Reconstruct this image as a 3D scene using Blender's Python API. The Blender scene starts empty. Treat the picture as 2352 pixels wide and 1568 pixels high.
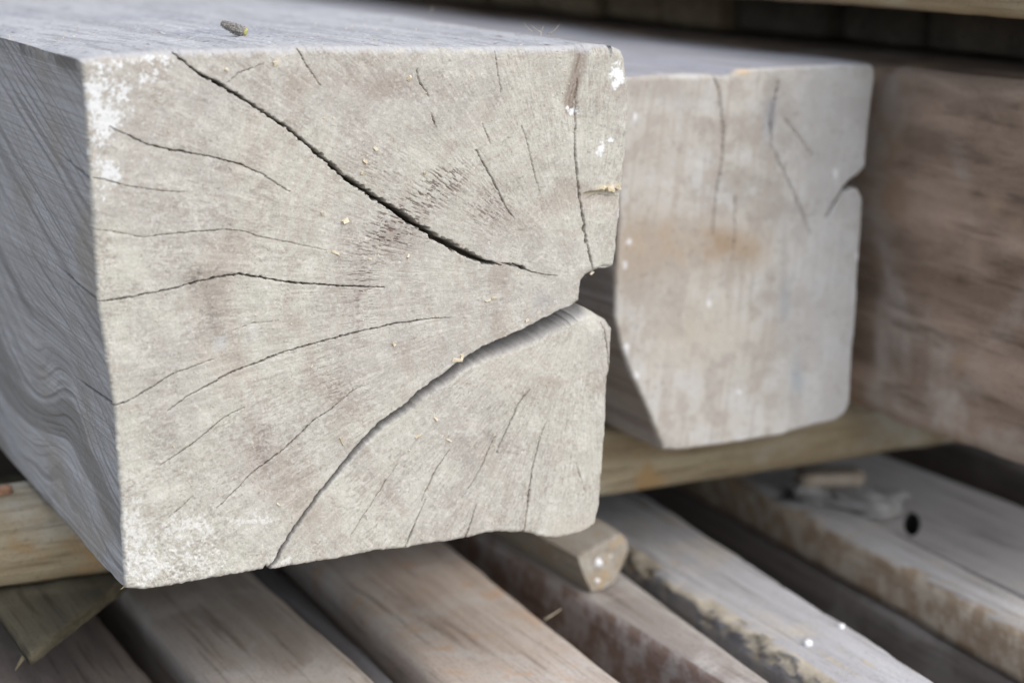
import bpy, bmesh, math, random
import numpy as np
from mathutils import Vector, Matrix
from mathutils.kdtree import KDTree

# ------------------------------------------------------------------ camera, sky, sun, exposure
scene = bpy.context.scene
COL = scene.collection
PITCH, YAW = math.radians(12.8197), math.radians(26.6492)
CAM = np.array([-0.2155, -0.8098, 0.2995])
fw = np.array([math.sin(YAW)*math.cos(PITCH), math.cos(YAW)*math.cos(PITCH), -math.sin(PITCH)])
rt = np.array([math.cos(YAW), -math.sin(YAW), 0.0])
up = np.cross(rt, fw)
PW, PH, FPX = 2352.0, 1568.0, 4500.0          # the traced photo frame and its focal length in pixels
cd = bpy.data.cameras.new('camera')
cam = bpy.data.objects.new('camera', cd); COL.objects.link(cam)
cam.matrix_world = Matrix(((rt[0], up[0], -fw[0], CAM[0]), (rt[1], up[1], -fw[1], CAM[1]),
                           (rt[2], up[2], -fw[2], CAM[2]), (0, 0, 0, 1)))
cd.sensor_width = 36.0; cd.lens = FPX/PW*36.0
cd.clip_start = 0.02; cd.clip_end = 2000.0
cd.dof.use_dof = True; cd.dof.focus_distance = 0.895; cd.dof.aperture_fstop = 5.2
cd.dof.aperture_blades = 0
scene.camera = cam

SUN_EL, SUN_AZ = math.radians(46), math.radians(160)   # azimuth from +Y towards +X: front right of the stack
world = bpy.data.worlds.new('World'); scene.world = world; world.use_nodes = True
nt = world.node_tree
bg = nt.nodes['Background']
sky = nt.nodes.new('ShaderNodeTexSky'); sky.sky_type = 'NISHITA'; sky.sun_disc = False
sky.sun_elevation = SUN_EL; sky.sun_rotation = SUN_AZ
sky.air_density = 1.0; sky.dust_density = 2.0; sky.ozone_density = 1.0
hs = nt.nodes.new('ShaderNodeHueSaturation'); hs.inputs['Saturation'].default_value = 0.52   # overcast: the blue is veiled
nt.links.new(sky.outputs[0], hs.inputs['Color']); nt.links.new(hs.outputs[0], bg.inputs[0]); bg.inputs[1].default_value = 0.15
sd = bpy.data.lights.new('sun', 'SUN'); sd.energy = 0.75; sd.angle = math.radians(90); sd.color = (1.0, 0.965, 0.91)
sun = bpy.data.objects.new('sun', sd); COL.objects.link(sun)
sdir = Vector((math.sin(SUN_AZ)*math.cos(SUN_EL), math.cos(SUN_AZ)*math.cos(SUN_EL), math.sin(SUN_EL)))
sun.rotation_euler = sdir.to_track_quat('Z', 'Y').to_euler(); sun.location = sdir*5
vs = scene.view_settings
vs.view_transform = 'Standard'; vs.look = 'None'; vs.exposure = 1.04; vs.gamma = 1.0; vs.use_curve_mapping = False

# ------------------------------------------------------------------ helpers
def onp(x, y, ax, val):
    """point of a world plane (axis ax at val) that a traced photo point shows"""
    d = fw*FPX + rt*(x-PW/2) + up*(PH/2-y)
    return CAM + d*((val-CAM[ax])/d[ax])

def onp_arr(P, ax, val):
    P = np.asarray(P, float)
    d = fw*FPX + np.outer(P[:, 0]-PW/2, rt) + np.outer(PH/2-P[:, 1], up)
    return CAM + d*((val-CAM[ax])/d[:, ax])[:, None]

def photo_arr(Q):
    q = Q-CAM; z = q@fw
    return PW/2+FPX*(q@rt)/z, PH/2-FPX*(q@up)/z

def _hash(i, j, k, seed):
    h = (i.astype(np.int64)*374761393 + j.astype(np.int64)*668265263 + k.astype(np.int64)*2147483647 + seed*1274126177) & 0xFFFFFFFF
    h = ((h ^ (h >> 13))*1274126177) & 0xFFFFFFFF
    h = ((h ^ (h >> 16))*2246822519) & 0xFFFFFFFF
    return ((h ^ (h >> 15)) & 0xFFFFFF)/float(0xFFFFFF)

def vn2(x, y, seed=0):
    xi, yi = np.floor(x), np.floor(y); fx, fy = x-xi, y-yi
    fx = fx*fx*fx*(fx*(fx*6-15)+10); fy = fy*fy*fy*(fy*(fy*6-15)+10)
    z = np.zeros_like(xi)
    a = _hash(xi, yi, z, seed); b = _hash(xi+1, yi, z, seed); c = _hash(xi, yi+1, z, seed); d = _hash(xi+1, yi+1, z, seed)
    return (a*(1-fx)+b*fx)*(1-fy)+(c*(1-fx)+d*fx)*fy

def fb2(x, y, octv=4, seed=0, gain=0.5):
    s = 0; a = 1.0; t = 0
    for o in range(octv):
        s = s + a*vn2(x*2**o+17.3*o, y*2**o+9.1*o, seed+o*31); t += a; a *= gain
    return s/t                                   # 0..1, mean 0.5

def sm(a, b, x):
    t = np.clip((x-a)/(b-a), 0, 1); return t*t*(3-2*t)

def new_mesh(name, V, F, smooth=True):
    """V (n,3) array, F list of (k,4) / (k,3) int arrays"""
    me = bpy.data.meshes.new(name)
    V = np.asarray(V, np.float32)
    me.vertices.add(len(V)); me.vertices.foreach_set('co', V.ravel())
    F = [np.asarray(f, np.int32) for f in F if len(f)]
    li = np.concatenate([f.ravel() for f in F])
    tot = np.concatenate([np.full(len(f), f.shape[1], np.int32) for f in F])
    st = np.concatenate([[0], np.cumsum(tot)[:-1]]).astype(np.int32)
    me.loops.add(len(li)); me.loops.foreach_set('vertex_index', li)
    me.polygons.add(len(tot)); me.polygons.foreach_set('loop_start', st); me.polygons.foreach_set('loop_total', tot)
    me.polygons.foreach_set('use_smooth', np.full(len(tot), smooth))
    me.update(calc_edges=True)
    return me

def link(name, me, mat=None, parent=None, loc=None):
    o = bpy.data.objects.new(name, me); COL.objects.link(o)
    if mat is not None and me is not None:
        if not len(me.materials): me.materials.append(mat)
    if parent is not None: o.parent = parent
    if loc is not None: o.location = loc
    return o

def tag(o, label, cat, group=None, kind=None):
    o['label'] = label; o['category'] = cat
    if group: o['group'] = group
    if kind: o['kind'] = kind
    return o

def resample(P, step):
    P = np.asarray(P, float)
    s = np.concatenate([[0], np.cumsum(np.hypot(*np.diff(P[:, :2], axis=0).T))])
    n = max(2, int(round(s[-1]/step))+1)
    t = np.linspace(0, s[-1], n)
    return np.stack([np.interp(t, s, P[:, k]) for k in range(P.shape[1])], 1)

def resample_n(P, n):
    P = np.asarray(P, float)
    s = np.concatenate([[0], np.cumsum(np.hypot(*np.diff(P[:, :2], axis=0).T))])
    t = np.linspace(0, s[-1], n)
    return np.stack([np.interp(t, s, P[:, k]) for k in range(P.shape[1])], 1)

# ------------------------------------------------------------------ materials
def mat_new(name):
    m = bpy.data.materials.new(name); m.use_nodes = True
    b = m.node_tree.nodes['Principled BSDF']
    b.inputs['Roughness'].default_value = 0.9
    b.inputs['Specular IOR Level'].default_value = 0.25
    return m, m.node_tree, b

def nd(t, typ, **kw):
    n = t.nodes.new(typ)
    for k, v in kw.items(): setattr(n, k, v)
    return n

def mixrgb(t, mode, fac, a, b):
    n = nd(t, 'ShaderNodeMix', data_type='RGBA', blend_type=mode)
    if hasattr(fac, 'links'): t.links.new(fac, n.inputs[0])
    else: n.inputs[0].default_value = fac
    for s, v in ((6, a), (7, b)):
        if hasattr(v, 'links'): t.links.new(v, n.inputs[s])
        else: n.inputs[s].default_value = (*v, 1)
    return n.outputs[2]

def ramp(t, src, lo, hi):
    n = nd(t, 'ShaderNodeMapRange'); n.interpolation_type = 'SMOOTHSTEP'
    n.inputs[1].default_value = lo; n.inputs[2].default_value = hi
    t.links.new(src, n.inputs[0]); return n.outputs[0]

def noise(t, vec, scale, detail=4, rough=0.55, dist=0.0):
    n = nd(t, 'ShaderNodeTexNoise'); n.inputs['Scale'].default_value = scale
    n.inputs['Detail'].default_value = detail; n.inputs['Roughness'].default_value = rough
    n.inputs['Distortion'].default_value = dist
    t.links.new(vec, n.inputs['Vector']); return n.outputs['Fac']

def carved_mat(name, fine=1.0):
    """weathered wood: the carved mesh carries the colour of the wood in 'wood'; nodes add fibre grain and relief"""
    m, t, b = mat_new(name)
    at = nd(t, 'ShaderNodeAttribute', attribute_name='wood')
    geo = nd(t, 'ShaderNodeNewGeometry')
    n1 = noise(t, geo.outputs['Position'], 900, 3, 0.7)
    n2 = noise(t, geo.outputs['Position'], 260, 4, 0.6)
    c = mixrgb(t, 'MULTIPLY', ramp(t, n1, 0.52, 0.78), at.outputs['Color'], (0.80, 0.785, 0.77))
    c = mixrgb(t, 'MULTIPLY', ramp(t, n2, 0.55, 0.75), c, (0.80, 0.79, 0.78))
    c = mixrgb(t, 'SCREEN', ramp(t, n1, 0.50, 0.22), c, (0.06, 0.06, 0.057))
    t.links.new(c, b.inputs['Base Color'])
    bp = nd(t, 'ShaderNodeBump'); bp.inputs['Strength'].default_value = 0.55*fine; bp.inputs['Distance'].default_value = 0.0006
    t.links.new(n1, bp.inputs['Height']); t.links.new(bp.outputs[0], b.inputs['Normal'])
    b.inputs['Roughness'].default_value = 0.93
    return m

def board_mat(name, ca, cb, cc, axis='Y', gs=60.0, blotch=14.0, seed=0.0, spots=0.0, warm=None, stretch=22.0, side=None, arris=None):
    """sawn board: grain streaks along one axis, weathered blotches, fine relief"""
    m, t, b = mat_new(name)
    geo = nd(t, 'ShaderNodeNewGeometry')
    mp = nd(t, 'ShaderNodeMapping')
    mp.inputs['Location'].default_value = (seed*3.1, seed*1.7, seed*2.3)
    mp.inputs['Scale'].default_value = (1, 1/stretch, 1) if axis == 'Y' else (1/stretch, 1, 1)
    t.links.new(geo.outputs['Position'], mp.inputs['Vector'])
    mp2 = nd(t, 'ShaderNodeMapping'); mp2.inputs['Location'].default_value = (seed*5.1, seed*2.7, seed)
    t.links.new(geo.outputs['Position'], mp2.inputs['Vector'])
    g = noise(t, mp.outputs[0], gs, 5, 0.62, 0.4)
    g2 = noise(t, mp.outputs[0], gs*4, 4, 0.6)
    bl = noise(t, mp2.outputs[0], blotch, 4, 0.6, 0.3)
    fi = noise(t, mp2.outputs[0], 500, 3, 0.65)
    c = mixrgb(t, 'MIX', ramp(t, g, 0.36, 0.64), ca, cb)
    c = mixrgb(t, 'MIX', ramp(t, bl, 0.50, 0.70), c, cc)
    c = mixrgb(t, 'MULTIPLY', ramp(t, g2, 0.52, 0.72), c, (0.62, 0.60, 0.58))
    c = mixrgb(t, 'MULTIPLY', ramp(t, fi, 0.52, 0.75), c, (0.72, 0.70, 0.68))
    if warm:
        bw = noise(t, mp2.outputs[0], blotch*2.3, 3, 0.55)
        c = mixrgb(t, 'MIX', ramp(t, bw, 0.56, 0.72), c, warm)
    if spots:
        sp = nd(t, 'ShaderNodeTexVoronoi'); sp.inputs['Scale'].default_value = 90
        t.links.new(mp2.outputs[0], sp.inputs['Vector'])
        c = mixrgb(t, 'MIX', ramp(t, sp.outputs['Distance'], spots, spots*0.55), c, (0.62, 0.61, 0.60))
    if side:                                       # the sawn left edge of the board keeps another colour than its weathered top
        sn = nd(t, 'ShaderNodeSeparateXYZ'); t.links.new(geo.outputs['True Normal'], sn.inputs[0])
        sb = noise(t, mp2.outputs[0], 70, 4, 0.6)
        sc = mixrgb(t, 'MIX', ramp(t, sb, 0.42, 0.62), side[0], side[1])
        sc = mixrgb(t, 'MULTIPLY', ramp(t, g2, 0.52, 0.72), sc, (0.70, 0.68, 0.66))
        c = mixrgb(t, 'MIX', ramp(t, sn.outputs[0], -0.45, -0.75), c, sc)
        if arris:                                  # fresh torn wood along the broken edge
            hi_ = ramp(t, sn.outputs[0], -0.12, -0.25); lo_ = ramp(t, sn.outputs[0], -0.90, -0.78)
            mm = nd(t, 'ShaderNodeMath', operation='MULTIPLY'); t.links.new(hi_, mm.inputs[0]); t.links.new(lo_, mm.inputs[1])
            c = mixrgb(t, 'MIX', mm.outputs[0], c, mixrgb(t, 'MIX', ramp(t, sb, 0.4, 0.62), arris, tuple(v*0.72 for v in arris)))
    t.links.new(c, b.inputs['Base Color'])
    ad = nd(t, 'ShaderNodeMath', operation='ADD'); t.links.new(g2, ad.inputs[0]); t.links.new(fi, ad.inputs[1])
    bp = nd(t, 'ShaderNodeBump'); bp.inputs['Strength'].default_value = 0.6; bp.inputs['Distance'].default_value = 0.0015
    t.links.new(ad.outputs[0], bp.inputs['Height']); t.links.new(bp.outputs[0], b.inputs['Normal'])
    return m

def plain_mat(name, ca, cb, scale=400.0, rough=0.85):
    m, t, b = mat_new(name)
    geo = nd(t, 'ShaderNodeNewGeometry')
    n = noise(t, geo.outputs['Position'], scale, 4, 0.6)
    t.links.new(mixrgb(t, 'MIX', ramp(t, n, 0.38, 0.62), ca, cb), b.inputs['Base Color'])
    bp = nd(t, 'ShaderNodeBump'); bp.inputs['Strength'].default_value = 0.5; bp.inputs['Distance'].default_value = 0.0008
    t.links.new(n, bp.inputs['Height']); t.links.new(bp.outputs[0], b.inputs['Normal'])
    b.inputs['Roughness'].default_value = rough
    return m

# ------------------------------------------------------------------ boards and bearers (everything behind the focus)
def rounded_ring(w, h, r, step):
    pts = []
    for cx, cy, a0 in ((w-r, h-r, 0), (r, h-r, 90), (r, r, 180), (w-r, r, 270)):
        for a in np.linspace(a0, a0+90, 5):
            pts.append((cx+r*math.cos(math.radians(a)), cy+r*math.sin(math.radians(a))))
    pts.append(pts[0])
    return resample(pts, step)[:-1]

def plank(name, label, cat, mat, lo, hi, xl, xr, z0, z1, axis='Y', r=0.003, jit=0.0008, wave=0.0011, seed=1,
          step=0.006, lstep=0.010, ragged=None, group=None, end_slant=0.0, ragged_w=0.010):
    """one board along an axis from lo to hi; xl/xr = (side at lo, side at hi); corners rounded, faces uneven.
    ragged = (side, amp): a torn edge on the top left / top right arris"""
    n = max(6, int((hi-lo)/lstep))
    ts = np.linspace(0, 1, n)
    W = (xr[0]+xr[1])/2-(xl[0]+xl[1])/2; Hh = z1-z0
    ring = rounded_ring(W, Hh, r, step); m = len(ring)
    u = ring[:, 0]/W; vv = ring[:, 1]
    L = lo+(hi-lo)*ts
    S = (xl[0]+(xl[1]-xl[0])*ts)[:, None]*(1-u)[None]+(xr[0]+(xr[1]-xr[0])*ts)[:, None]*u[None]
    Z = np.repeat((z0+vv)[None], n, 0)
    cu = u-0.5; cv = vv/Hh-0.5
    Lm = np.repeat(L[:, None], m, 1)
    ph = np.arange(m)*step
    d1 = fb2(Lm/0.03+seed*7, np.repeat(ph[None], n, 0)/0.008, 3, seed)-0.5
    d2 = fb2(Lm/0.25+seed*3, np.repeat(ph[None], n, 0)/0.05, 2, seed+5)-0.5
    nx = np.sign(cu)*np.clip(np.abs(cu)*2-0.8, 0, 1)*5; nz = np.sign(cv)*np.clip(np.abs(cv)*2-0.8, 0, 1)*5
    dd = d1*2*jit+d2*2*wave
    S = S+nx*dd; Z = Z+nz*dd
    if ragged:
        side, amp = ragged
        near = np.clip(1-np.hypot((u-(0 if side == 'l' else 1))*W, (vv-Hh))/ragged_w, 0, 1)
        rg = fb2(Lm/0.012, np.repeat(ph[None], n, 0)/0.006, 4, seed+9)
        S = S+(1 if side == 'l' else -1)*near[None]*amp*sm(0.4, 0.75, rg)*1.2
        Z = Z-near[None]*amp*sm(0.35, 0.8, fb2(Lm/0.02, Lm*0+3, 3, seed+19))*0.8
    if end_slant:
        Lm = Lm+end_slant*(u[None]-0.0)*(1-ts)[:, None]*W
    V = np.stack([S, Lm, Z] if axis == 'Y' else [Lm, S, Z], -1).reshape(-1, 3)
    i = np.arange(n-1)[:, None]*m; j = np.arange(m)[None]; j2 = (j+1) % m
    Q = np.stack([i+j, i+j2, i+m+j2, i+m+j], -1).reshape(-1, 4)
    # end caps: two inner rings so that the sawn ends can be uneven
    caps = []; extra = []
    for row, sg in ((0, 1), (n-1, -1)):
        base = np.arange(m)+row*m; prev = base; ctr = V[base].mean(0)
        for k in (0.8, 0.5, 0.2):
            P = ctr+(V[base]-ctr)*k
            P[:, 1 if axis == 'Y' else 0] += sg*-0.0015+(_hash(np.arange(m), np.full(m, row), np.full(m, int(k*10)), seed)-.5)*0.001
            idx = len(V)+sum(len(e) for e in extra)+np.arange(m)
            extra.append(P)
            a, b2, c2, d2_ = prev, np.roll(prev, -1), np.roll(idx, -1), idx
            caps.append(np.stack([a, d2_, c2, b2] if sg > 0 else [a, b2, c2, d2_], -1)); prev = idx
        ci = len(V)+sum(len(e) for e in extra); extra.append(ctr[None])
        cc = np.full(m, ci)
        caps.append(np.stack([prev, cc, np.roll(prev, -1)] if sg > 0 else [prev, np.roll(prev, -1), cc], -1))
    V = np.concatenate([V]+extra)
    org = np.array([V[:, 0].mean(), V[:, 1].min() if axis == 'Y' else V[:, 1].mean(), z0])
    if axis == 'X':
        Q = Q[:, ::-1]; caps = [c[:, ::-1] for c in caps]
    me = new_mesh(name, V-org, [Q]+caps)
    o = link(name, me, mat, None, org)
    return tag(o, label, cat, group)

GREY = (0.30, 0.29, 0.285); BRN = (0.20, 0.165, 0.14); PINK = (0.33, 0.255, 0.215); TAN = (0.30, 0.235, 0.15)

# ground under the stack, seen only as darkness through the gaps
gm = plain_mat('bare_soil', (0.10, 0.08, 0.06), (0.16, 0.135, 0.105), 30)
gv = [(-300, -300, -0.34), (300, -300, -0.34), (300, 300, -0.34), (-300, 300, -0.34)]
g = link('ground', new_mesh('ground', gv, [[(0, 1, 2, 3)]], False), gm); g['kind'] = 'structure'
tag(g, 'bare brown soil below the stacked timber', 'ground')
g['kind'] = 'structure'

ZL = -0.085                                       # top of the lower layer of boards
KL = (CAM[2]-ZL)/(CAM[2]+0.12)                    # the layer was measured for a top at -0.12 m; brought to its height here
def KX(x): return float(CAM[0]+(x-CAM[0])*KL)
def KY(y): return float(CAM[1]+(y-CAM[1])*KL)
GRP = 'boards of the lower layer'
def bm_(i, ca, cb, cc, **k): return board_mat('lower_board_wood_%d' % i, ca, cb, cc, seed=i*1.37, **k)
NEAR, FAR = -0.30, 1.10
def low_plank(name, label, cat, mat, lo, hi, xl, xr, z0, z1, **k):
    return plank(name, label, cat, mat, KY(lo), KY(hi), [KX(v) for v in xl], [KX(v) for v in xr], z0, z1, **k)
# sleepers carrying the lower layer
for i, yy in enumerate((-0.12, 0.42, 0.95)):
    plank('sleeper', ['dark sleeper under the front ends of the lower boards', 'dark sleeper under the lower boards below the bearer',
                      'dark sleeper under the lower boards at the back'][i], 'sleeper',
          board_mat('sleeper_wood_%d' % i, (0.12, 0.10, 0.085), (0.17, 0.15, 0.13), (0.10, 0.085, 0.07), 'X', seed=i+20.0),
          -0.45, 1.15, (yy, yy), (yy+0.10, yy+0.10), -0.338, -0.1965, 'X', seed=40+i, step=0.012, lstep=0.03, group='sleepers under the stack')
low_plank('board', 'dark brown low board at the bottom left corner', 'board', bm_(1, (0.17, 0.14, 0.12), (0.115, 0.095, 0.085), (0.21, 0.18, 0.16)),
      NEAR, FAR, (-0.03, -0.03), (0.064, 0.064), -0.1955, ZL-0.004, seed=2, group=GRP)
low_plank('board', 'outermost low board under the left end of the bearer', 'board', bm_(11, (0.15, 0.125, 0.105), (0.10, 0.085, 0.075), (0.19, 0.165, 0.145)),
      NEAR, FAR, (-0.25, -0.25), (-0.075, -0.075), -0.1955, ZL, seed=13, group=GRP)
low_plank('board', 'grey brown board left of the narrow dark slit under the big beam', 'board', bm_(2, (0.42, 0.37, 0.325), (0.33, 0.28, 0.235), (0.47, 0.43, 0.39)),
      NEAR, FAR, (0.0843, 0.0850), (0.1692, 0.1692), ZL-0.055, ZL, seed=3, group=GRP)
low_plank('board', 'narrow sunken slate grey board between two wide boards', 'board', bm_(3, (0.20, 0.20, 0.215), (0.135, 0.13, 0.13), (0.23, 0.225, 0.23)),
      NEAR, FAR, (0.1705, 0.1705), (0.1790, 0.2240), -0.1955, ZL-0.014, seed=4, group=GRP)
low_plank('board', 'wide pinkish brown board running to the bottom centre', 'board', bm_(4, (0.50, 0.43, 0.37), (0.43, 0.35, 0.29), (0.51, 0.47, 0.43), blotch=22, warm=(0.48, 0.345, 0.245)),
      NEAR, FAR, (0.1855, 0.2313), (0.2745, 0.3405), ZL-0.055, ZL, seed=5, group=GRP)
low_plank('board', 'tall reddish brown sided board under the small block', 'board', bm_(5, (0.40, 0.37, 0.34), (0.30, 0.26, 0.235), (0.45, 0.42, 0.39), blotch=24, gs=45, side=((0.24, 0.17, 0.14), (0.37, 0.33, 0.31))),
      NEAR, 0.60, (0.3475, 0.3225), (0.3350, 0.412), -0.1955, ZL, seed=6, group=GRP)
low_plank('board', 'board with a torn tan edge and two white paint drops', 'board', bm_(6, (0.48, 0.475, 0.485), (0.39, 0.38, 0.385), (0.52, 0.48, 0.42), blotch=18, side=((0.22, 0.215, 0.225), (0.30, 0.28, 0.265)), arris=(0.50, 0.44, 0.345)),
      NEAR, FAR, (0.3700, 0.440), (0.4145, 0.546), ZL-0.095, ZL, seed=7, ragged=('l', 0.0065), group=GRP, lstep=0.004, step=0.003, ragged_w=0.011)
low_plank('board', 'thin grey board lying on a darker board at lower right', 'board', bm_(7, (0.50, 0.49, 0.485), (0.41, 0.385, 0.365), (0.47, 0.43, 0.385), blotch=40, side=((0.36, 0.27, 0.19), (0.52, 0.45, 0.36))),
      NEAR, FAR, (0.520, 0.600), (0.5525, 0.640), ZL-0.032, ZL, seed=8, ragged=('l', 0.003), group=GRP)
low_plank('board', 'dark brown board squeezed under the thin grey board', 'board', bm_(8, (0.22, 0.19, 0.17), (0.14, 0.12, 0.11), (0.26, 0.235, 0.22), gs=50),
      NEAR, FAR, (0.5215, 0.6015), (0.550, 0.636), -0.1955, ZL-0.0335, seed=9, group=GRP)

# grey board with the half drilled hole in its edge: built from its own outline
def holed_board():
    out = [(0.570, NEAR), (0.690, NEAR), (0.701, 0.22), (0.692, 0.40), (0.692, FAR), (0.660, FAR), (0.5865, 0.23)]
    out = [(KX(x), KY(y)) for x, y in out]
    hole = [onp(2095+19*math.cos(a), 1203+27*math.sin(a), 2, ZL-0.002)[:2] for a in np.linspace(0, 2*math.pi, 21)[:-1]]
    bm = bmesh.new(); rings = {}; ZB = ZL-0.06
    for z in (ZB, ZL-0.002):
        for nm, pts in (('o', out), ('h', hole)):
            vs_ = [bm.verts.new((x, y, z)) for x, y in pts]
            rings[nm, z] = vs_
            for i in range(len(vs_)): bm.edges.new((vs_[i], vs_[(i+1) % len(vs_)]))
        es = [e for e in bm.edges if abs(e.verts[0].co.z-z) < 1e-6]
        bmesh.ops.triangle_fill(bm, use_beauty=True, use_dissolve=False, edges=es)
    for nm in 'oh':
        lo_, hi_ = rings[nm, ZB], rings[nm, ZL-0.002]; n = len(lo_)
        for i in range(n):
            f_ = bm.faces.new((lo_[i], lo_[(i+1) % n], hi_[(i+1) % n], hi_[i]))
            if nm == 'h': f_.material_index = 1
    bmesh.ops.recalc_face_normals(bm, faces=bm.faces)
    me = bpy.data.meshes.new('board'); bm.to_mesh(me); bm.free()
    o = link('board', me, bm_(9, (0.49, 0.465, 0.45), (0.41, 0.385, 0.37), (0.51, 0.475, 0.445), blotch=10))
    me.materials.append(plain_mat('bored_hole_shade', (0.022, 0.018, 0.015), (0.035, 0.03, 0.026), 300))  # hole walls coloured near-black to stand in for the shade inside
    tag(o, 'grey brown board with a dark drilled hole in its edge', 'board', GRP)
holed_board()
low_plank('board', 'board far right with the shade of the brown beam in its colour', 'board', bm_(10, (0.12, 0.10, 0.09), (0.09, 0.08, 0.07), (0.14, 0.12, 0.105)),
      NEAR, FAR, (0.755, 0.745), (0.86, 0.86), ZL-0.055, ZL, seed=12, group=GRP)  # dark base colour stands in for the shade under the beam

# ------------------------------------------------------------------ bearer and what it carries
plank('bearer', 'weathered greenish tan bearer lying across under the beams', 'beam',
      board_mat('bearer_wood', (0.34, 0.29, 0.20), (0.24, 0.19, 0.12), (0.39, 0.37, 0.32), 'X', gs=70, blotch=11, seed=3.3, warm=(0.30, 0.20, 0.10), stretch=14),
      -0.25, 0.95, (0.1545, 0.1525), (0.206, 0.206), -0.0465, -0.0055, 'X', r=0.003, jit=0.0009, wave=0.0015, seed=21, lstep=0.006)
plank('bearer', 'near-black thick bearer added to darken the gap under the big beam', 'beam',
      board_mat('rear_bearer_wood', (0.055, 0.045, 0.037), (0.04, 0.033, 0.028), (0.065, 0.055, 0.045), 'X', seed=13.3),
      -0.25, 0.95, (0.37, 0.37), (0.46, 0.46), ZL+0.0015, -0.0060, 'X', seed=28, lstep=0.02)  # added behind the front bearer, near-black, so the gap there looks dark
plank('spacer_block', 'dark block holding up the left end of the bearer', 'block',
      board_mat('spacer_wood', (0.16, 0.14, 0.11), (0.12, 0.10, 0.08), (0.18, 0.16, 0.13), seed=8.8),
      0.158, 0.204, (-0.20, -0.20), (-0.12, -0.12), ZL+0.001, -0.0475, seed=23, group='blocks under the bearer')
plank('spacer_block', 'dark block holding up the bearer below the brown beam', 'block',
      board_mat('spacer_wood_b', (0.16, 0.14, 0.11), (0.12, 0.10, 0.08), (0.18, 0.16, 0.13), seed=9.8),
      0.158, 0.204, (0.775, 0.775), (0.85, 0.85), ZL+0.001, -0.0475, seed=24, group='blocks under the bearer')
# olive offcut sticking out from under the bearer, its end sawn at an angle
plank('offcut', 'olive coloured offcut with slanted end below the bearer at left', 'offcut',
      board_mat('offcut_wood', (0.085, 0.074, 0.048), (0.06, 0.052, 0.035), (0.10, 0.088, 0.06), seed=6.1, blotch=20),
      0.066, 0.362, (-0.031, -0.031), (0.046, 0.046), -0.056, -0.0475, seed=25, step=0.004, lstep=0.008, end_slant=1.2)
plank('spacer_block', 'dark block under the olive offcut', 'block',
      board_mat('spacer_wood_c', (0.12, 0.10, 0.08), (0.09, 0.08, 0.065), (0.14, 0.12, 0.10), seed=7.8),
      0.27, 0.36, (-0.025, -0.025), (0.04, 0.04), ZL-0.002, -0.057, seed=26, group='blocks under the bearer')

# big brown beam at right, coming towards the camera
plank('timber_beam', 'dark reddish brown squared beam at the right edge', 'beam',
      board_mat('brown_beam_wood', (0.42, 0.315, 0.245), (0.22, 0.16, 0.12), (0.47, 0.41, 0.36), gs=34, blotch=9, seed=2.2, warm=(0.36, 0.255, 0.175), stretch=8),
      -0.07, 1.5, (0.491, 0.491), (0.70, 0.70), -0.0050, 0.2025, r=0.006, jit=0.0015, wave=0.002, seed=31, step=0.008)
# boards lying across on top of the brown beam, shade put into the colour of the near ones
rr = random.Random(11)
yy = -0.06; k = 0
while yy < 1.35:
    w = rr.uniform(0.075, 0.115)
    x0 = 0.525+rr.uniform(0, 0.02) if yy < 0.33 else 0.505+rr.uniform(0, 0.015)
    dark = (0.055, 0.045, 0.035) if yy < 0.33 else (0.14, 0.105, 0.065)  # near boards carry their shade as a darker base colour
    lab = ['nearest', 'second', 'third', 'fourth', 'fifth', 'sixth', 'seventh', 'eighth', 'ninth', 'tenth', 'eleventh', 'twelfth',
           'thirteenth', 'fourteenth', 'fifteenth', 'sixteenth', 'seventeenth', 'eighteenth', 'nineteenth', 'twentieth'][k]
    plank('cross_board', 'dark toned cross board on the brown beam, %s from the front' % lab, 'board',
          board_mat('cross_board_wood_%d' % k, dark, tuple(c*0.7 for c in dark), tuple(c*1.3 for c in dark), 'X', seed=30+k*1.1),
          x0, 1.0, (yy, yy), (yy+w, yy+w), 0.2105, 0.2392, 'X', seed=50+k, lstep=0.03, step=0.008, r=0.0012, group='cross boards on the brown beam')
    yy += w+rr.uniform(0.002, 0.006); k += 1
plank('batten', 'thin batten between the brown beam and the cross boards', 'batten',
      board_mat('batten_wood', (0.12, 0.10, 0.08), (0.09, 0.075, 0.06), (0.14, 0.12, 0.10), seed=4.9),
      -0.06, 1.45, (0.62, 0.62), (0.66, 0.66), 0.2045, 0.2098, seed=71, r=0.001, step=0.004)
plank('timber_beam', 'tan beam edge in the top right corner', 'beam',
      board_mat('tan_beam_wood', (0.34, 0.265, 0.165), (0.26, 0.19, 0.11), (0.38, 0.32, 0.22), seed=5.5, gs=40),
      -0.10, 1.20, (0.441, 0.441), (0.66, 0.66), 0.2405, 0.29, r=0.008, wave=0.004, seed=72, step=0.008)

# ------------------------------------------------------------------ carved beams: traced end outline, cracks cut as real grooves
def dens(poly, step=3.0, jitter=0.0, seed=0):
    """polyline with extra columns (widths), densified and roughened sideways"""
    P = resample(poly, step)
    if jitter and len(P) > 2:
        t = np.gradient(P[:, :2], axis=0); t /= np.linalg.norm(t, axis=1)[:, None]+1e-9
        s = np.arange(len(P))*step
        j = (fb2(s/22.0+seed, s*0+seed*1.7, 3, seed)-0.5)*2*jitter+(vn2(s/5.0, s*0+seed, seed+3)-0.5)*jitter*1.3
        P[:, 0] -= t[:, 1]*j; P[:, 1] += t[:, 0]*j
    return P

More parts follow.
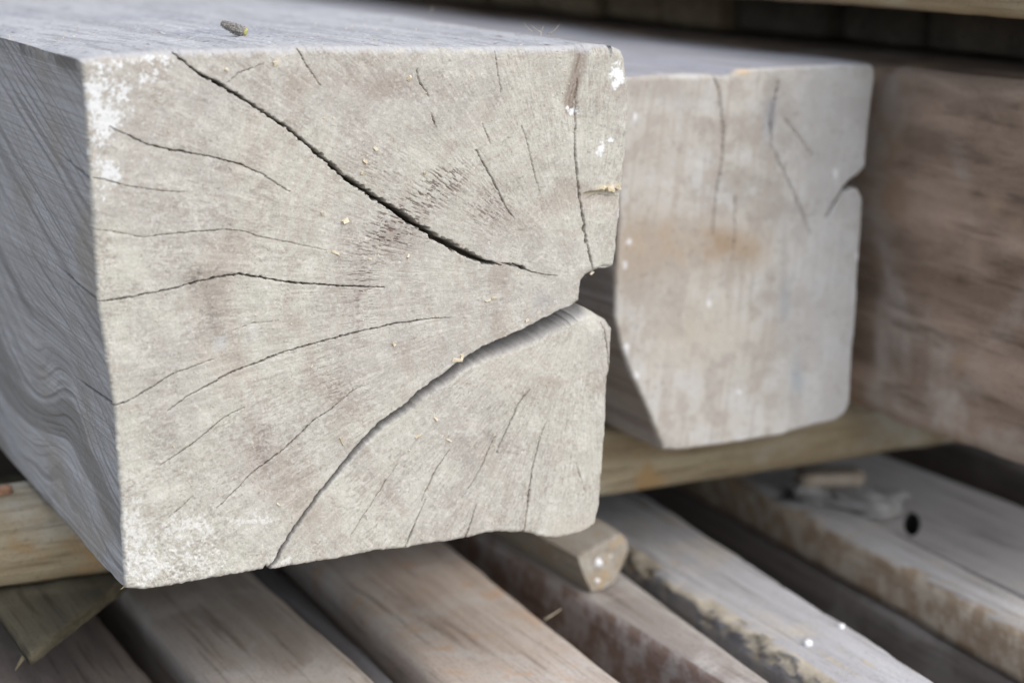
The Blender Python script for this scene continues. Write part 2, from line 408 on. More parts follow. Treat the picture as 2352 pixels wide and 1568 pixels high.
def nearest(px, py, P):
    """distance to polyline P (n,2), index position along it and side (+ = below/right of travel)"""
    n = len(px); best = np.full(n, 1e9); pos = np.zeros(n); side = np.zeros(n); qx = np.zeros(n); qy = np.zeros(n)
    for i in range(len(P)-1):
        ax, ay = P[i, :2]; bx, by = P[i+1, :2]; dx, dy = bx-ax, by-ay; l2 = dx*dx+dy*dy+1e-12
        m = np.where((px > min(ax, bx)-70) & (px < max(ax, bx)+70) & (py > min(ay, by)-70) & (py < max(ay, by)+70))[0]
        if not len(m): continue
        t = np.clip(((px[m]-ax)*dx+(py[m]-ay)*dy)/l2, 0, 1)
        ex, ey = ax+t*dx, ay+t*dy
        d = np.hypot(px[m]-ex, py[m]-ey)
        k = d < best[m]; mm = m[k]
        best[mm] = d[k]; pos[mm] = i+t[k]; qx[mm] = ex[k]; qy[mm] = ey[k]
        side[mm] = np.sign(dx*(py[mm]-ay)-dy*(px[mm]-ax))
    return best, pos, side, qx, qy

class Carved:
    """end face as a dense patch between four traced edges, walls swept back along Y, all one mesh"""
    def __init__(s, left, right, bottom, top, y0, cell, length, edge_jit, seed):
        s.y0, s.cell, s.seed = y0, cell, seed
        def w(P):
            Q = onp_arr(P, 1, y0); return Q[:, [0, 2]]
        L, R, B, T = w(left), w(right), w(bottom), w(top)      # L,R bottom->top ; B,T left->right
        nu = int(round(max(np.ptp(T[:, 0]), np.ptp(B[:, 0]))/cell)); nv = int(round(np.ptp(L[:, 1])/cell))
        L, R = resample_n(L, nv), resample_n(R, nv); B, T = resample_n(B, nu), resample_n(T, nu)
        for E_, ax, sd_ in ((L, 0, 1), (R, 0, 2), (B, 1, 3), (T, 1, 4)):
            t = np.arange(len(E_))*cell
            fade = np.minimum(1, np.minimum(np.arange(len(E_)), np.arange(len(E_))[::-1])/8.0)
            E_[:, ax] += fade*((fb2(t/0.005, t*0+sd_, 5, seed+sd_, 0.85)-0.5)*2*edge_jit*(1.5 if sd_ == 3 else 1.0))
        u = np.linspace(0, 1, nu)[None, :, None]; v = np.linspace(0, 1, nv)[:, None, None]
        P = (1-u)*L[:, None]+u*R[:, None]+(1-v)*B[None]+v*T[None] \
            - ((1-u)*(1-v)*L[0]+u*(1-v)*R[0]+(1-u)*v*L[-1]+u*v*R[-1])
        s.nu, s.nv = nu, nv
        s.X = P[..., 0].copy(); s.Z = P[..., 1].copy(); s.D = np.zeros_like(s.X)   # D: depth carved into the end (+Y)
        ring = [(j, nu-1) for j in range(nv)]+[(nv-1, i) for i in range(nu-2, -1, -1)]+[(j, 0) for j in range(nv-2, -1, -1)]+[(0, i) for i in range(1, nu-1)]
        s.rj = np.array([r[0] for r in ring]); s.ri = np.array([r[1] for r in ring])
        s.seg = np.array(['R']*nv+['T']*(nu-1)+['L']*(nv-1)+['B']*(nu-2))
        s.length = length
        Q = np.stack([s.X.ravel(), np.full(s.X.size, y0), s.Z.ravel()], 1)
        px, py = photo_arr(Q); s.px = px.reshape(s.X.shape); s.py = py.reshape(s.X.shape)
        s.in_crack = np.zeros_like(s.X)

    def photo_to_face(s):
        """face coordinates again after grid points were moved in the traced frame"""
        Q = onp_arr(np.stack([s.px.ravel(), s.py.ravel()], 1), 1, s.y0)
        s.X = Q[:, 0].reshape(s.X.shape); s.Z = Q[:, 2].reshape(s.X.shape)

    def fillet(s, radf):
        """rounded arrises: radius per ring point from radf(px, py, seg)"""
        rx, rz = s.X[s.rj, s.ri], s.Z[s.rj, s.ri]
        s.rad = radf(s.px[s.rj, s.ri], s.py[s.rj, s.ri], s.seg)
        kd = KDTree(len(rx))
        for i in range(len(rx)): kd.insert((rx[i], rz[i], 0), i)
        kd.balance()
        mx = s.rad.max(); k = int(mx/s.cell)+14
        m = np.zeros(s.X.shape, bool); m[:k] = m[-k:] = True; m[:, :k] = m[:, -k:] = True
        jj, ii = np.where(m)
        for j, i in zip(jj, ii):
            co, idx, d = kd.find((s.X[j, i], s.Z[j, i], 0))
            r = s.rad[idx]
            if d < r:
                q = (r-d)/r
                s.D[j, i] += r*(1-math.sqrt(max(0, 1-q*q)))

    def crack(s, poly, depth=0.004, jit=1.0, seed=1, minw=0.0):
        """poly rows: x, y, width in traced pixels"""
        P = dens(poly, 3.0, jit, seed)
        x0, y0_, x1, y1 = P[:, 0].min()-30, P[:, 1].min()-30, P[:, 0].max()+30, P[:, 1].max()+30
        m = (s.px > x0) & (s.px < x1) & (s.py > y0_) & (s.py < y1)
        idx = np.where(m)
        d, pos, side, qx, qy = nearest(s.px[idx], s.py[idx], P)
        w = np.interp(pos, np.arange(len(P)), P[:, 2])
        nz = vn2(pos/2.0+seed*3.3, pos*0+seed, seed+40)
        w = w*(0.45+1.1*nz)
        cellpx = s.cell*FPX/0.9
        end = (pos <= 0.001) | (pos >= len(P)-1.001)
        hw = np.maximum(w/2, 0.01)
        snap = (d < 0.60*cellpx) & ~end
        k = np.where(snap)[0]
        jj, ii = idx[0][k], idx[1][k]
        inner = (jj > 0) & (jj < s.nv-1) & (ii > 0) & (ii < s.nu-1)
        s.px[jj[inner], ii[inner]] = qx[k][inner]; s.py[jj[inner], ii[inner]] = qy[k][inner]
        d = np.where(snap, 0, d)
        dep = depth*np.clip(w/4.0, 0.12, 2.4)*sm(1.08, 0.45, d/np.maximum(hw, 0.52*cellpx))
        dep = dep*np.where(end, 0, 1)
        s.D[idx] = np.maximum(s.D[idx], s.D[idx]*0.3+dep)
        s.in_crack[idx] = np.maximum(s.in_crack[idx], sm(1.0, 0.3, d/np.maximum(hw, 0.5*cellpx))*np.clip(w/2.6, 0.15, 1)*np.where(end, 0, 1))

    def split(s, poly, depth, power=1.6, seed=2, jit=1.2):
        """wide check: crisp upper lip along poly, lower lip slopes in over the given width (downwards)"""
        P = dens(poly, 3.0, jit, seed)
        m = (s.px > P[:, 0].min()-60) & (s.px < P[:, 0].max()+60) & (s.py > P[:, 1].min()-60) & (s.py < P[:, 1].max()+60)
        idx = np.where(m)
        d, pos, side, qx, qy = nearest(s.px[idx], s.py[idx], P)
        w = np.interp(pos, np.arange(len(P)), P[:, 2])
        cellpx = s.cell*FPX/0.9
        lower = side < 0                                   # travel goes right -> left, below is the left-hand side
        snap = d < 0.6*cellpx
        k = np.where(snap)[0]; jj, ii = idx[0][k], idx[1][k]
        inner = (jj > 0) & (jj < s.nv-1) & (ii > 0) & (ii < s.nu-1)
        s.px[jj[inner], ii[inner]] = qx[k][inner]; s.py[jj[inner], ii[inner]] = qy[k][inner]
        t = d/np.maximum(w, 2.2*cellpx)
        nz = fb2(pos/6.0, d/6.0, 3, seed+8)
        dep = depth*np.clip(w/26, 0.45, 1.15)*(0.50*sm(0.85, 0.20, t)+0.50*np.power(np.clip(1-t, 0, 1), power))*(0.85+0.3*nz)
        dep = np.where(lower & ~snap, dep, 0)
        s.D[idx] += dep
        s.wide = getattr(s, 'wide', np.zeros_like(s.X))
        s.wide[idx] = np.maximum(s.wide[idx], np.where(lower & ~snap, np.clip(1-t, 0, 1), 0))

    def build(s, name, mat, face_col, wall_col, wall_disp, row0=0.0008, grow=1.02, even=0.0):
        nu, nv = s.nu, s.nv
        V0 = np.stack([s.X, s.y0+s.D, s.Z], -1).reshape(-1, 3)
        j = np.arange(nv-1)[:, None]; i = np.arange(nu-1)[None]
        a = j*nu+i
        Q0 = np.stack([a, a+1, a+nu+1, a+nu], -1).reshape(-1, 4)
        ring = s.rj*nu+s.ri; m = len(ring)
        rx, rz = s.X[s.rj, s.ri], s.Z[s.rj, s.ri]; ry = s.D[s.rj, s.ri]
        ys = [row0]
        while ys[-1] < s.length: ys.append(ys[-1]+(row0 if ys[-1] < even else min((ys[-1]-ys[-2])*grow, 0.04)))
        ys = np.array(ys); n = len(ys)
        tx = np.roll(rx, -3)-np.roll(rx, 3); tz = np.roll(rz, -3)-np.roll(rz, 3)
        ker = np.ones(9)/9
        sx = np.convolve(np.concatenate([tx[-4:], tx, tx[:4]]), ker, 'valid'); sz = np.convolve(np.concatenate([tz[-4:], tz, tz[:4]]), ker, 'valid')
        ln = np.hypot(sx, sz)+1e-9; nx, nz = sz/ln, -sx/ln            # outward (ring runs anticlockwise seen from the front)
        Y = ry[None]+ys[:, None]
        RX = np.repeat(rx[None], n, 0); RZ = np.repeat(rz[None], n, 0); SEG = np.repeat(s.seg[None], n, 0)
        disp = wall_disp(RX, ys[:, None]+RX*0, RZ, SEG)*sm(0, 0.004, ys)[:, None]
        WX = RX+nx[None]*disp; WZ = RZ+nz[None]*disp
        V1 = np.stack([WX, s.y0+Y, WZ], -1).reshape(-1, 3)
        allr = np.concatenate([ring[None], nu*nv+np.arange(n*m).reshape(n, m)])
        A = allr[:-1]; Bq = allr[1:]
        Q1 = np.stack([A, Bq, np.roll(Bq, -1, 1), np.roll(A, -1, 1)], -1).reshape(-1, 4)
        c = len(V0)+len(V1)
        V = np.concatenate([V0, V1, [[rx.mean(), s.y0+ys[-1]+ry.mean(), rz.mean()]]])
        last = allr[-1]
        T = np.stack([last, np.full(m, c), np.roll(last, -1)], -1)
        C = np.concatenate([face_col(s), wall_col(RX, ys[:, None]+RX*0, RZ, SEG).reshape(-1, 3), [[.3, .3, .3]]])
        org = np.array([rx.mean(), s.y0, rz.min()])
        me = new_mesh(name, V-org, [Q0, Q1, T])
        at = me.attributes.new('wood', 'FLOAT_COLOR', 'POINT')
        at.data.foreach_set('color', np.concatenate([np.clip(C, 0.005, 0.9), np.ones((len(C), 1))], 1).astype(np.float32).ravel())
        return link(name, me, mat, None, org)

def blob(px, py, cx, cy, rx, ry, ang=0.0):
    a = math.radians(ang); dx, dy = px-cx, py-cy
    return np.exp(-(((dx*math.cos(a)+dy*math.sin(a))/rx)**2+((-dx*math.sin(a)+dy*math.cos(a))/ry)**2))

def lerp(C, col, f):
    return C+(np.array(col)-C)*np.clip(f, 0, 1)[..., None]

# ---- the big beam in focus
A = Carved(left=[(290, 1352), (281, 1230), (276, 1130), (270, 1050), (262, 935), (246, 830), (232, 740), (225, 690), (215, 520), (205, 380), (197, 250), (190, 170), (184, 138)],
           right=[(1366, 1205), (1375, 1170), (1381, 1110), (1387, 1040), (1393, 940), (1396, 864), (1401, 850), (1406, 762), (1404, 738), (1376, 721), (1345, 704), (1320, 699),
                  (1331, 689), (1333, 665), (1336, 645), (1346, 632), (1364, 622), (1386, 613), (1408, 611), (1414, 580), (1420, 520), (1428, 450), (1437, 350), (1442, 300), (1444, 190), (1441, 140), (1430, 116), (1408, 106)],
           bottom=[(290, 1352), (330, 1355), (420, 1341), (500, 1326), (560, 1316), (606, 1308), (612, 1300), (620, 1309), (720, 1291), (800, 1279), (860, 1266), (932, 1258), (1000, 1247), (1075, 1237), (1120, 1224),
                   (1200, 1222), (1250, 1234), (1290, 1236), (1335, 1224), (1366, 1205)],
           top=[(184, 138), (230, 128), (300, 122), (400, 116), (560, 112), (700, 107), (900, 107), (1000, 109), (1150, 108), (1290, 106), (1370, 102), (1408, 106)],
           y0=0.0, cell=0.00034, length=1.5, edge_jit=0.0005, seed=5)
CR = [  # (polyline x, y, width), depth, jitter
    ([(398, 122, 3), (450, 165, 5), (520, 203, 6), (570, 235, 5.5), (655, 290, 6), (720, 345, 8), (790, 405, 10), (840, 440, 14), (880, 465, 13), (940, 505, 14), (1000, 545, 14), (1060, 577, 12), (1110, 600, 9), (1152, 608, 3)], .0050, 2.2),
    ([(1152, 604, 2), (1170, 607, 5), (1184, 613, 2)], .004, .5), ([(1176, 605, 2), (1200, 615, 7), (1224, 626, 2)], .004, .5), ([(1222, 625, 2), (1250, 630, 1.6), (1280, 633, .8)], .003, .8),
    ([(250, 292, 1), (300, 313, 2.4), (340, 333, 2.8), (390, 345, 3.2), (440, 352, 3.2), (480, 358, 2.8), (520, 370, 3), (560, 380, 2.6), (600, 400, 2), (640, 425, 1.4), (668, 441, .8)], .004, 1.6),
    ([(212, 408, 2), (240, 412, 2), (280, 425, 1.6), (330, 432, 1.5), (380, 440, 1.2), (430, 441, .8)], .003, 1.4),
    ([(213, 525, 1), (330, 545, 1.2), (430, 533, 1.6), (520, 527, 1.6), (555, 530, 1.6), (600, 545, 1.2), (680, 560, .9), (750, 575, .6)], .003, 1.2),
    ([(224, 692, 3), (290, 685, 3.2), (350, 672, 3), (400, 662, 3.2), (450, 648, 4.2), (500, 636, 4.2), (548, 629, 4.2), (600, 637, 4.2), (660, 648, 4), (720, 653, 4), (780, 656, 3.4), (830, 658, 3), (884, 660, 1.2)], .005, 1.6),
    ([(258, 934, 3.6), (300, 918, 3.2), (350, 890, 2.6), (395, 860, 1.8), (440, 843, 1.2), (490, 825, .8)], .004, 1.2),
    ([(386, 944, .8), (430, 910, 1.5), (480, 885, 2.6), (530, 855, 3.2), (580, 838, 3.2), (640, 812, 3.6), (700, 795, 3.6), (760, 778, 3.6), (830, 760, 3.6), (900, 745, 3.2), (960, 735, 2.8), (1000, 731, 2), (1035, 729, .8)], .005, 1.6),
    ([(370, 1068, .8), (420, 1035, 2), (460, 1005, 2.2), (500, 970, 2), (530, 950, 1.2), (562, 935, .7)], .004, 1.2),
    ([(498, 1168, 1), (540, 1125, 2), (580, 1085, 2.6), (640, 1040, 3), (680, 1005, 3), (720, 965, 2.4), (760, 940, 2), (800, 905, 1.2), (832, 884, .7)], .004, 1.4),
    ([(383, 1192, .8), (415, 1165, 1.4), (445, 1138, .8)], .003, 1.0),
    ([(1216, 893, 1.5), (1190, 930, 2.2), (1165, 985, 2.6), (1140, 1040, 1.2)], .004, 1.4), ([(1136, 1003, 1), (1105, 1075, 2), (1085, 1110, 1.4), (1062, 1145, .8)], .003, 1.4),
    ([(1096, 1158, 1), (1082, 1200, 2.6), (1067, 1242, 3)], .004, 1.2),
    ([(1251, 973, .8), (1235, 1025, 2), (1222, 1080, 2.6), (1213, 1150, 3.4), (1203, 1226, 3)], .004, 1.4),
    ([(1032, 1033, .8), (1000, 1080, 2), (967, 1150, 1.8)], .004, 1.4), ([(977, 1146, 1), (950, 1210, 3), (930, 1260, 3)], .004, 1.2),
    ([(912, 1068, .7), (870, 1130, 1.5), (830, 1190, 1.5), (803, 1234, .7)], .003, 1.4),
    ([(1330, 180, 1), (1324, 225, 1.6), (1322, 270, 2.4), (1320, 330, 3.6), (1325, 400, 4.2), (1335, 480, 4.4), (1345, 545, 5.4), (1355, 595, 4.6), (1361, 618, 4.5)], .004, 1.8),
    ([(1094, 343, 1.4), (1110, 375, 2.6), (1130, 410, 2.2), (1145, 440, 2.8), (1165, 480, 2), (1180, 499, .8)], .004, 1.4),
    ([(1198, 288, .7), (1215, 345, 1.4), (1225, 390, 1.2), (1242, 445, .7)], .003, 1.6),
    ([(684, 112, 2.4), (700, 145, 2), (720, 175, 1.3), (737, 198, .6)], .004, 1.2),
    ([(958, 158, 1.4), (965, 190, 2.6), (985, 222, 1.2)], .003, 2.0), ([(1137, 118, 1.4), (1142, 160, 1.6), (1151, 212, .7)], .003, 1.6),
    ([(1108, 283, .7), (1118, 308, 1.6), (1127, 333, .7)], .003, 1.5), ([(990, 262, .8), (998, 283, 2), (1004, 292, .8)], .003, 1.5),
    ([(1386, 742, 1.6), (1393, 790, 2), (1397, 830, 1.8), (1399, 858, 1.4)], .003, 1.4), ([(1322, 1062, .6), (1334, 1098, 1.2), (1342, 1128, .6)], .003, 1.4),
    ([(1340, 462, .8), (1372, 446, 1.2), (1424, 452, .7)], .002, 1.5), ([(520, 765, .6), (580, 742, 1.0), (640, 735, .6)], .002, 1.2),
    ([(520, 190, .8), (545, 170, 2), (575, 158, 1.6), (605, 146, .8)], .002, 2.5),
]
for k, (pl, dp, jt) in enumerate(CR):
    A.crack([(a, b, w*(1.05 if k == 0 else 1.0)) for a, b, w in pl], dp*(1.6 if k == 0 else 1.0), jt, seed=11+k*3)
A.split([(1324, 697, 40), (1280, 713, 48), (1230, 740, 46), (1180, 763, 44), (1120, 789, 38), (1050, 831, 27), (1000, 869, 25), (960, 899, 24), (920, 934, 22), (870, 969, 20), (830, 1009, 17), (795, 1049, 14),
         (760, 1094, 12), (730, 1130, 11), (705, 1165, 10), (680, 1200, 10), (650, 1245, 10), (630, 1283, 10), (610, 1310, 9)], 0.040, 1.25, seed=7, jit=1.9)
A.photo_to_face()

def radA(px, py, seg):
    n = fb2(px/30.0, py/30.0, 4, 77, 0.75)
    r = 0.0006+0.0024*n
    r = np.where(seg == 'T', 0.0012+0.0044*n, r)
    r = np.where(seg == 'T', r+0.004*np.exp(-((px-1400)/60)**2)+0.002*np.exp(-((px-250)/70)**2), r)
    r = np.where((seg == 'R') & (py > 700) & (py < 752), 0.0085*np.exp(-((py-724)/24)**2)+0.002, r)
    r = np.where((seg == 'R') & (py < 180), r+0.002, r)
    return r
A.fillet(radA)
# relief of the sawn end: soft undulation, pits, radial scratches, a torn ledge at right
px, py = A.px, A.py
PITH = (1345.0, 655.0)
rr_ = np.hypot(px-PITH[0], (py-PITH[1])); th_ = np.arctan2(py-PITH[1], px-PITH[0])
warp = (fb2(px/160.0, py/160.0, 3, 301)-0.5)*110
ring = rr_+warp
und = fb2(px/90.0, py/90.0, 3, 302)-0.5
fine = fb2(px/9.0, py/9.0, 3, 303, 0.6)-0.5
pit = sm(0.66, 0.86, fb2(px/5.0, py/5.0, 3, 304, 0.7)*0.6+fb2(px/60.0, py/60.0, 2, 305)*0.4)
radial = fb2(th_*150.0, rr_/70.0, 2, 306)-0.5
pore_zone = (blob(px, py, 980, 455, 110, 34, -38)+blob(px, py, 905, 530, 60, 50, -50)+blob(px, py, 1130, 480, 70, 60, -40)*0.7+blob(px, py, 830, 640, 40, 120, 0)*0.6
             + blob(px, py, 1010, 420, 60, 30, -35)*0.6+blob(px, py, 860, 400, 90, 60, -30)*0.35+blob(px, py, 760, 890, 30, 70, -20)*0.5)
pore_zone = np.clip(pore_zone, 0, 1)
pores = sm(0.60, 0.76, fb2(th_*210.0, rr_/16.0, 2, 307))*pore_zone
A.D += -und*0.0012-fine*0.00022+pit*0.00030+np.where(rr_ > 60, radial, 0)*0.00012+pores*0.0008
ledge = (py-(441-(px-1340)*0.13)); on_l = sm(1335, 1350, px)
A.D += on_l*sm(0, 5, ledge)*sm(46, 6, ledge)*0.0016
low = sm(1180, 1290, py)*sm(760, 420, px)
A.D += low*(fb2(px/6.0, py/6.0, 3, 311, 0.7)-0.5)*0.0007
streakx = np.interp(py, [100, 180, 235, 270], [1342, 1325, 1309, 1316])
streak = np.exp(-((px-streakx)/16)**4)*sm(98, 112, py)*sm(276, 258, py)
A.D += streak*0.0009

def faceA(s):
    n0 = fb2(px/210.0, py/210.0, 4, 401); n1 = fb2(px/42.0, py/42.0, 4, 402); n2 = fb2(px/10.0, py/10.0, 3, 403, 0.6)
    C = np.zeros(px.shape+(3,))+np.array((0.432, 0.424, 0.372))
    C = lerp(C, (0.368, 0.352, 0.322), sm(0.42, 0.66, n0)*0.8)
    C = lerp(C, (0.49, 0.478, 0.428), sm(0.52, 0.70, n1)*0.5)
    C = lerp(C, (0.35, 0.328, 0.29), sm(0.52, 0.30, n1)*0.36)
    C = lerp(C, (0.30, 0.275, 0.245), sm(0.58, 0.80, n2)*0.30)
    C = lerp(C, (0.56, 0.54, 0.50), sm(0.42, 0.22, n2)*0.40)
    # growth rings round the pith: brown zones and fine bands
    rb = vn2(ring/46.0, ring*0+3, 405); rf = fb2(ring/11.0, ring*0+5, 2, 406)
    C = lerp(C, (0.30, 0.258, 0.218), sm(0.60, 0.86, rb)*sm(0.36, 0.62, fb2(px/70.0, py/70.0, 3, 407))*0.62)
    C = lerp(C, (0.36, 0.315, 0.27), sm(0.50, 0.80, rf)*0.42*sm(0.3, 0.6, fb2(px/120.0, py/120.0, 2, 421)))
    rad = fb2(th_*120.0, rr_/90.0, 2, 408)
    C = lerp(C, (0.34, 0.30, 0.26), sm(0.56, 0.78, rad)*0.24*sm(40, 160, rr_))
    C = lerp(C, (0.54, 0.51, 0.46), sm(0.44, 0.26, rad)*0.25)
    tick = sm(0.50, 0.72, fb2(th_*190.0, rr_/15.0, 2, 418))*sm(30, 120, rr_)
    gran = sm(0.54, 0.74, fb2(px/4.6, py/4.6, 2, 419, 0.7))
    dens_ = sm(0.38, 0.66, fb2(px/75.0, py/75.0, 3, 420))
    C = lerp(C, (0.255, 0.228, 0.20), tick*(0.12+0.34*dens_)+gran*(0.10+0.22*dens_))
    tex = sm(0.30, 0.62, fb2(px/16.0, py/16.0, 4, 409))*0.45+0.75*np.maximum(tick, gran)
    for cx, cy, rx, ry, a, col, f in [(900, 200, 85, 26, 8, (0.27, 0.20, 0.17), .8), (800, 190, 60, 30, 20, (0.33, 0.27, 0.23), .6), (455, 640, 36, 32, 40, (0.17, 0.145, 0.115), .85), (487, 720, 24, 50, -8, (0.20, 0.175, 0.145), .75),
                                      (603, 1022, 22, 46, 6, (0.24, 0.17, 0.15), .85), (612, 1068, 14, 22, 0, (0.24, 0.17, 0.15), .6), (822, 690, 16, 90, 0, (0.27, 0.20, 0.175), .75), (760, 890, 36, 60, -35, (0.29, 0.225, 0.19), .7), (815, 950, 40, 24, 40, (0.32, 0.25, 0.20), .6),
                                      (930, 820, 26, 60, -10, (0.33, 0.27, 0.23), .5), (1000, 470, 110, 34, -36, (0.27, 0.215, 0.19), .6), (915, 540, 40, 30, -50, (0.25, 0.20, 0.18), .6), (1130, 490, 60, 60, -40, (0.30, 0.24, 0.215), .65),
                                      (1240, 480, 30, 50, -20, (0.32, 0.26, 0.23), .5), (860, 350, 110, 50, -30, (0.34, 0.29, 0.25), .5), (705, 520, 16, 60, 5, (0.32, 0.28, 0.24), .5), (1160, 830, 70, 60, 0, (0.37, 0.31, 0.26), .5),
                                      (380, 1010, 30, 40, 30, (0.25, 0.225, 0.19), .6), (1055, 1020, 30, 50, -35, (0.27, 0.255, 0.245), .75), (1080, 1070, 24, 34, -20, (0.25, 0.235, 0.22), .65), (1130, 1005, 14, 26, -30, (0.22, 0.20, 0.18), .7),
                                      (880, 1110, 60, 26, 15, (0.31, 0.27, 0.235), .5), (1245, 690, 24, 18, 0, (0.30, 0.315, 0.33), .8), (1240, 905, 60, 14, 10, (0.31, 0.26, 0.21), .6), (345, 165, 34, 24, 30, (0.33, 0.25, 0.20), .8),
                                      (240, 128, 16, 14, 0, (0.30, 0.20, 0.13), .8), (350, 140, 20, 10, 30, (0.28, 0.19, 0.14), .8), (300, 260, 90, 90, 0, (0.34, 0.315, 0.29), .6), (470, 215, 60, 40, -20, (0.33, 0.31, 0.29), .6),
                                      (250, 128, 60, 18, 0, (0.36, 0.32, 0.28), .5), (1210, 150, 90, 30, 0, (0.38, 0.345, 0.30), .6), (1395, 118, 46, 20, 20, (0.27, 0.235, 0.19), .7), (1340, 112, 30, 14, 0, (0.17, 0.13, 0.09), .85),
                                      (700, 1250, 120, 40, 0, (0.36, 0.345, 0.31), .5), (1320, 1210, 60, 30, -15, (0.47, 0.41, 0.32), .6)]:
        col = tuple(0.45*v+0.55*(sum(col)/3*w_) for v, w_ in zip(col, (1.07, 0.99, 0.90)))   # greyed by weather
        C = lerp(C, col, blob(px, py, cx, cy, rx, ry, a)*(0.26+0.74*tex)*f*np.array(0.95))
    C = lerp(C, (0.46, 0.485, 0.50), blob(px, py, 520, 775, 50, 22, -15)*sm(.35, .6, n1)*0.8)
    C = lerp(C, (0.19, 0.145, 0.115), streak*(0.62+0.36*sm(0.35, 0.65, fb2((px-streakx)/4.0, py/70.0, 3, 411))))
    C = lerp(C, (0.15, 0.10, 0.085), pores*0.85)
    C = lerp(C, (0.26, 0.22, 0.19), pit*0.55)
    # old white paint / lime flecks, worn through
    fl = 0.50*fb2(px/22.0, py/22.0, 3, 412, 0.6)+0.50*fb2(px/7.0, py/7.0, 3, 416, 0.7)
    reg = (blob(px, py, 232, 200, 52, 62, 0)*1.1+blob(px, py, 262, 250, 46, 50, 0)*0.9+blob(px, py, 225, 310, 34, 60, 0)+blob(px, py, 262, 395, 34, 28, 0)*1.15+blob(px, py, 225, 440, 22, 50, 0)*0.9+blob(px, py, 360, 165, 60, 22, -25)*0.9
           + blob(px, py, 310, 135, 80, 12, 0)*0.7+blob(px, py, 470, 122, 60, 8, 0)*0.5)
    C = lerp(C, (0.60, 0.61, 0.612), sm(0.49, 0.66, fl+(np.clip(reg, 0, 1.1)-0.70)*0.28)*sm(0.12, 0.4, reg)*0.92)
    reg2 = blob(px, py, 440, 1205, 70, 36, 0)*0.9+blob(px, py, 305, 1200, 30, 70, 0)*0.9+blob(px, py, 585, 1195, 50, 26, 0)*0.8+blob(px, py, 320, 1290, 60, 60, 0)*0.95+blob(px, py, 450, 1290, 120, 45, 0)*0.62+blob(px, py, 650, 1290, 40, 14, 0)*0.8
    fl2 = fb2(px/9.0, py/9.0, 4, 413, 0.75)
    C = lerp(C, (0.58, 0.575, 0.55), sm(0.48, 0.64, fl2+(np.clip(reg2, 0, 1.1)-0.62)*0.30)*sm(0.10, 0.45, reg2)*0.85)
    for cx, cy, rx, ry, a in [(1419, 168, 15, 24, -10), (1413, 195, 8, 10, 0), (1318, 256, 12, 9, 0), (1306, 248, 5, 5, 0), (1379, 345, 10, 19, 15), (1404, 322, 7, 5, 0), (1425, 500, 6, 20, 0), (470, 1330, 26, 5, -6)]:
        C = lerp(C, (0.66, 0.675, 0.68), sm(0.40, 0.80, blob(px, py, cx, cy, rx*1.15, ry*1.15, a)*1.1-1.5*(fl2-0.47)))
    C = lerp(C, (0.52, 0.45, 0.31), on_l*sm(-14, -2, ledge)*sm(2, -1, ledge)*sm(1360, 1376, px)*0.8)
    C = lerp(C, (0.40, 0.345, 0.24), on_l*sm(0, 3, ledge)*sm(12, 4, ledge)*0.8)
    dust = sm(0.80, 0.88, vn2(px/5.0, py/5.0, 414)); C = lerp(C, (0.63, 0.62, 0.60), dust*0.22)
    dk = sm(0.93, 0.98, vn2(px/5.0, py/5.0, 415)); C = lerp(C, (0.16, 0.14, 0.12), dk*0.5)
    # unweathered wood inside the cracks; the split is greyed, then shaded by depth
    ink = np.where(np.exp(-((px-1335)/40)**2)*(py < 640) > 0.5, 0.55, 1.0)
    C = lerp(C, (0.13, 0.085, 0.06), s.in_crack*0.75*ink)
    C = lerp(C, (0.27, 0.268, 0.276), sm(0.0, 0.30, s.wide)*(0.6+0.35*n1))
    C = lerp(C, (0.10, 0.085, 0.07), sm(0.45, 0.85, s.wide)*0.8)  # deep channel of the split: shade painted into the colour
    # bluish grey skin wraps over the arris from the weathered top
    dtop = py-np.interp(px, [184, 230, 300, 400, 560, 700, 1000, 1290, 1370, 1408], [138, 128, 122, 116, 112, 107, 109, 106, 102, 106])
    C = lerp(C, (0.385, 0.383, 0.388), sm(17, 4, dtop+(fb2(px/30.0, py/14.0, 3, 417)-0.5)*26)*0.85)
    return C.reshape(-1, 3)

def gcoord(X, Y, Z):
    k = 0.06+0.28*sm(0.02, 0.17, Z)
    g = Z-k*Y+0.0018*np.sin(Y*9.0+Z*30)+(fb2(Y/0.13, Z/0.08, 2, 501)-0.5)*0.0035
    kn = np.exp(-(((Y-0.075)/0.05)**2+((Z-0.075)/0.030)**2))
    kn2 = np.exp(-(((Y-0.10)/0.06)**2+((Z-0.030)/0.022)**2))
    return g-kn*0.022-kn2*0.014+(fb2(Y/0.05, Z/0.03, 2, 520)-0.5)*0.008*sm(0.13, 0.05, Z)

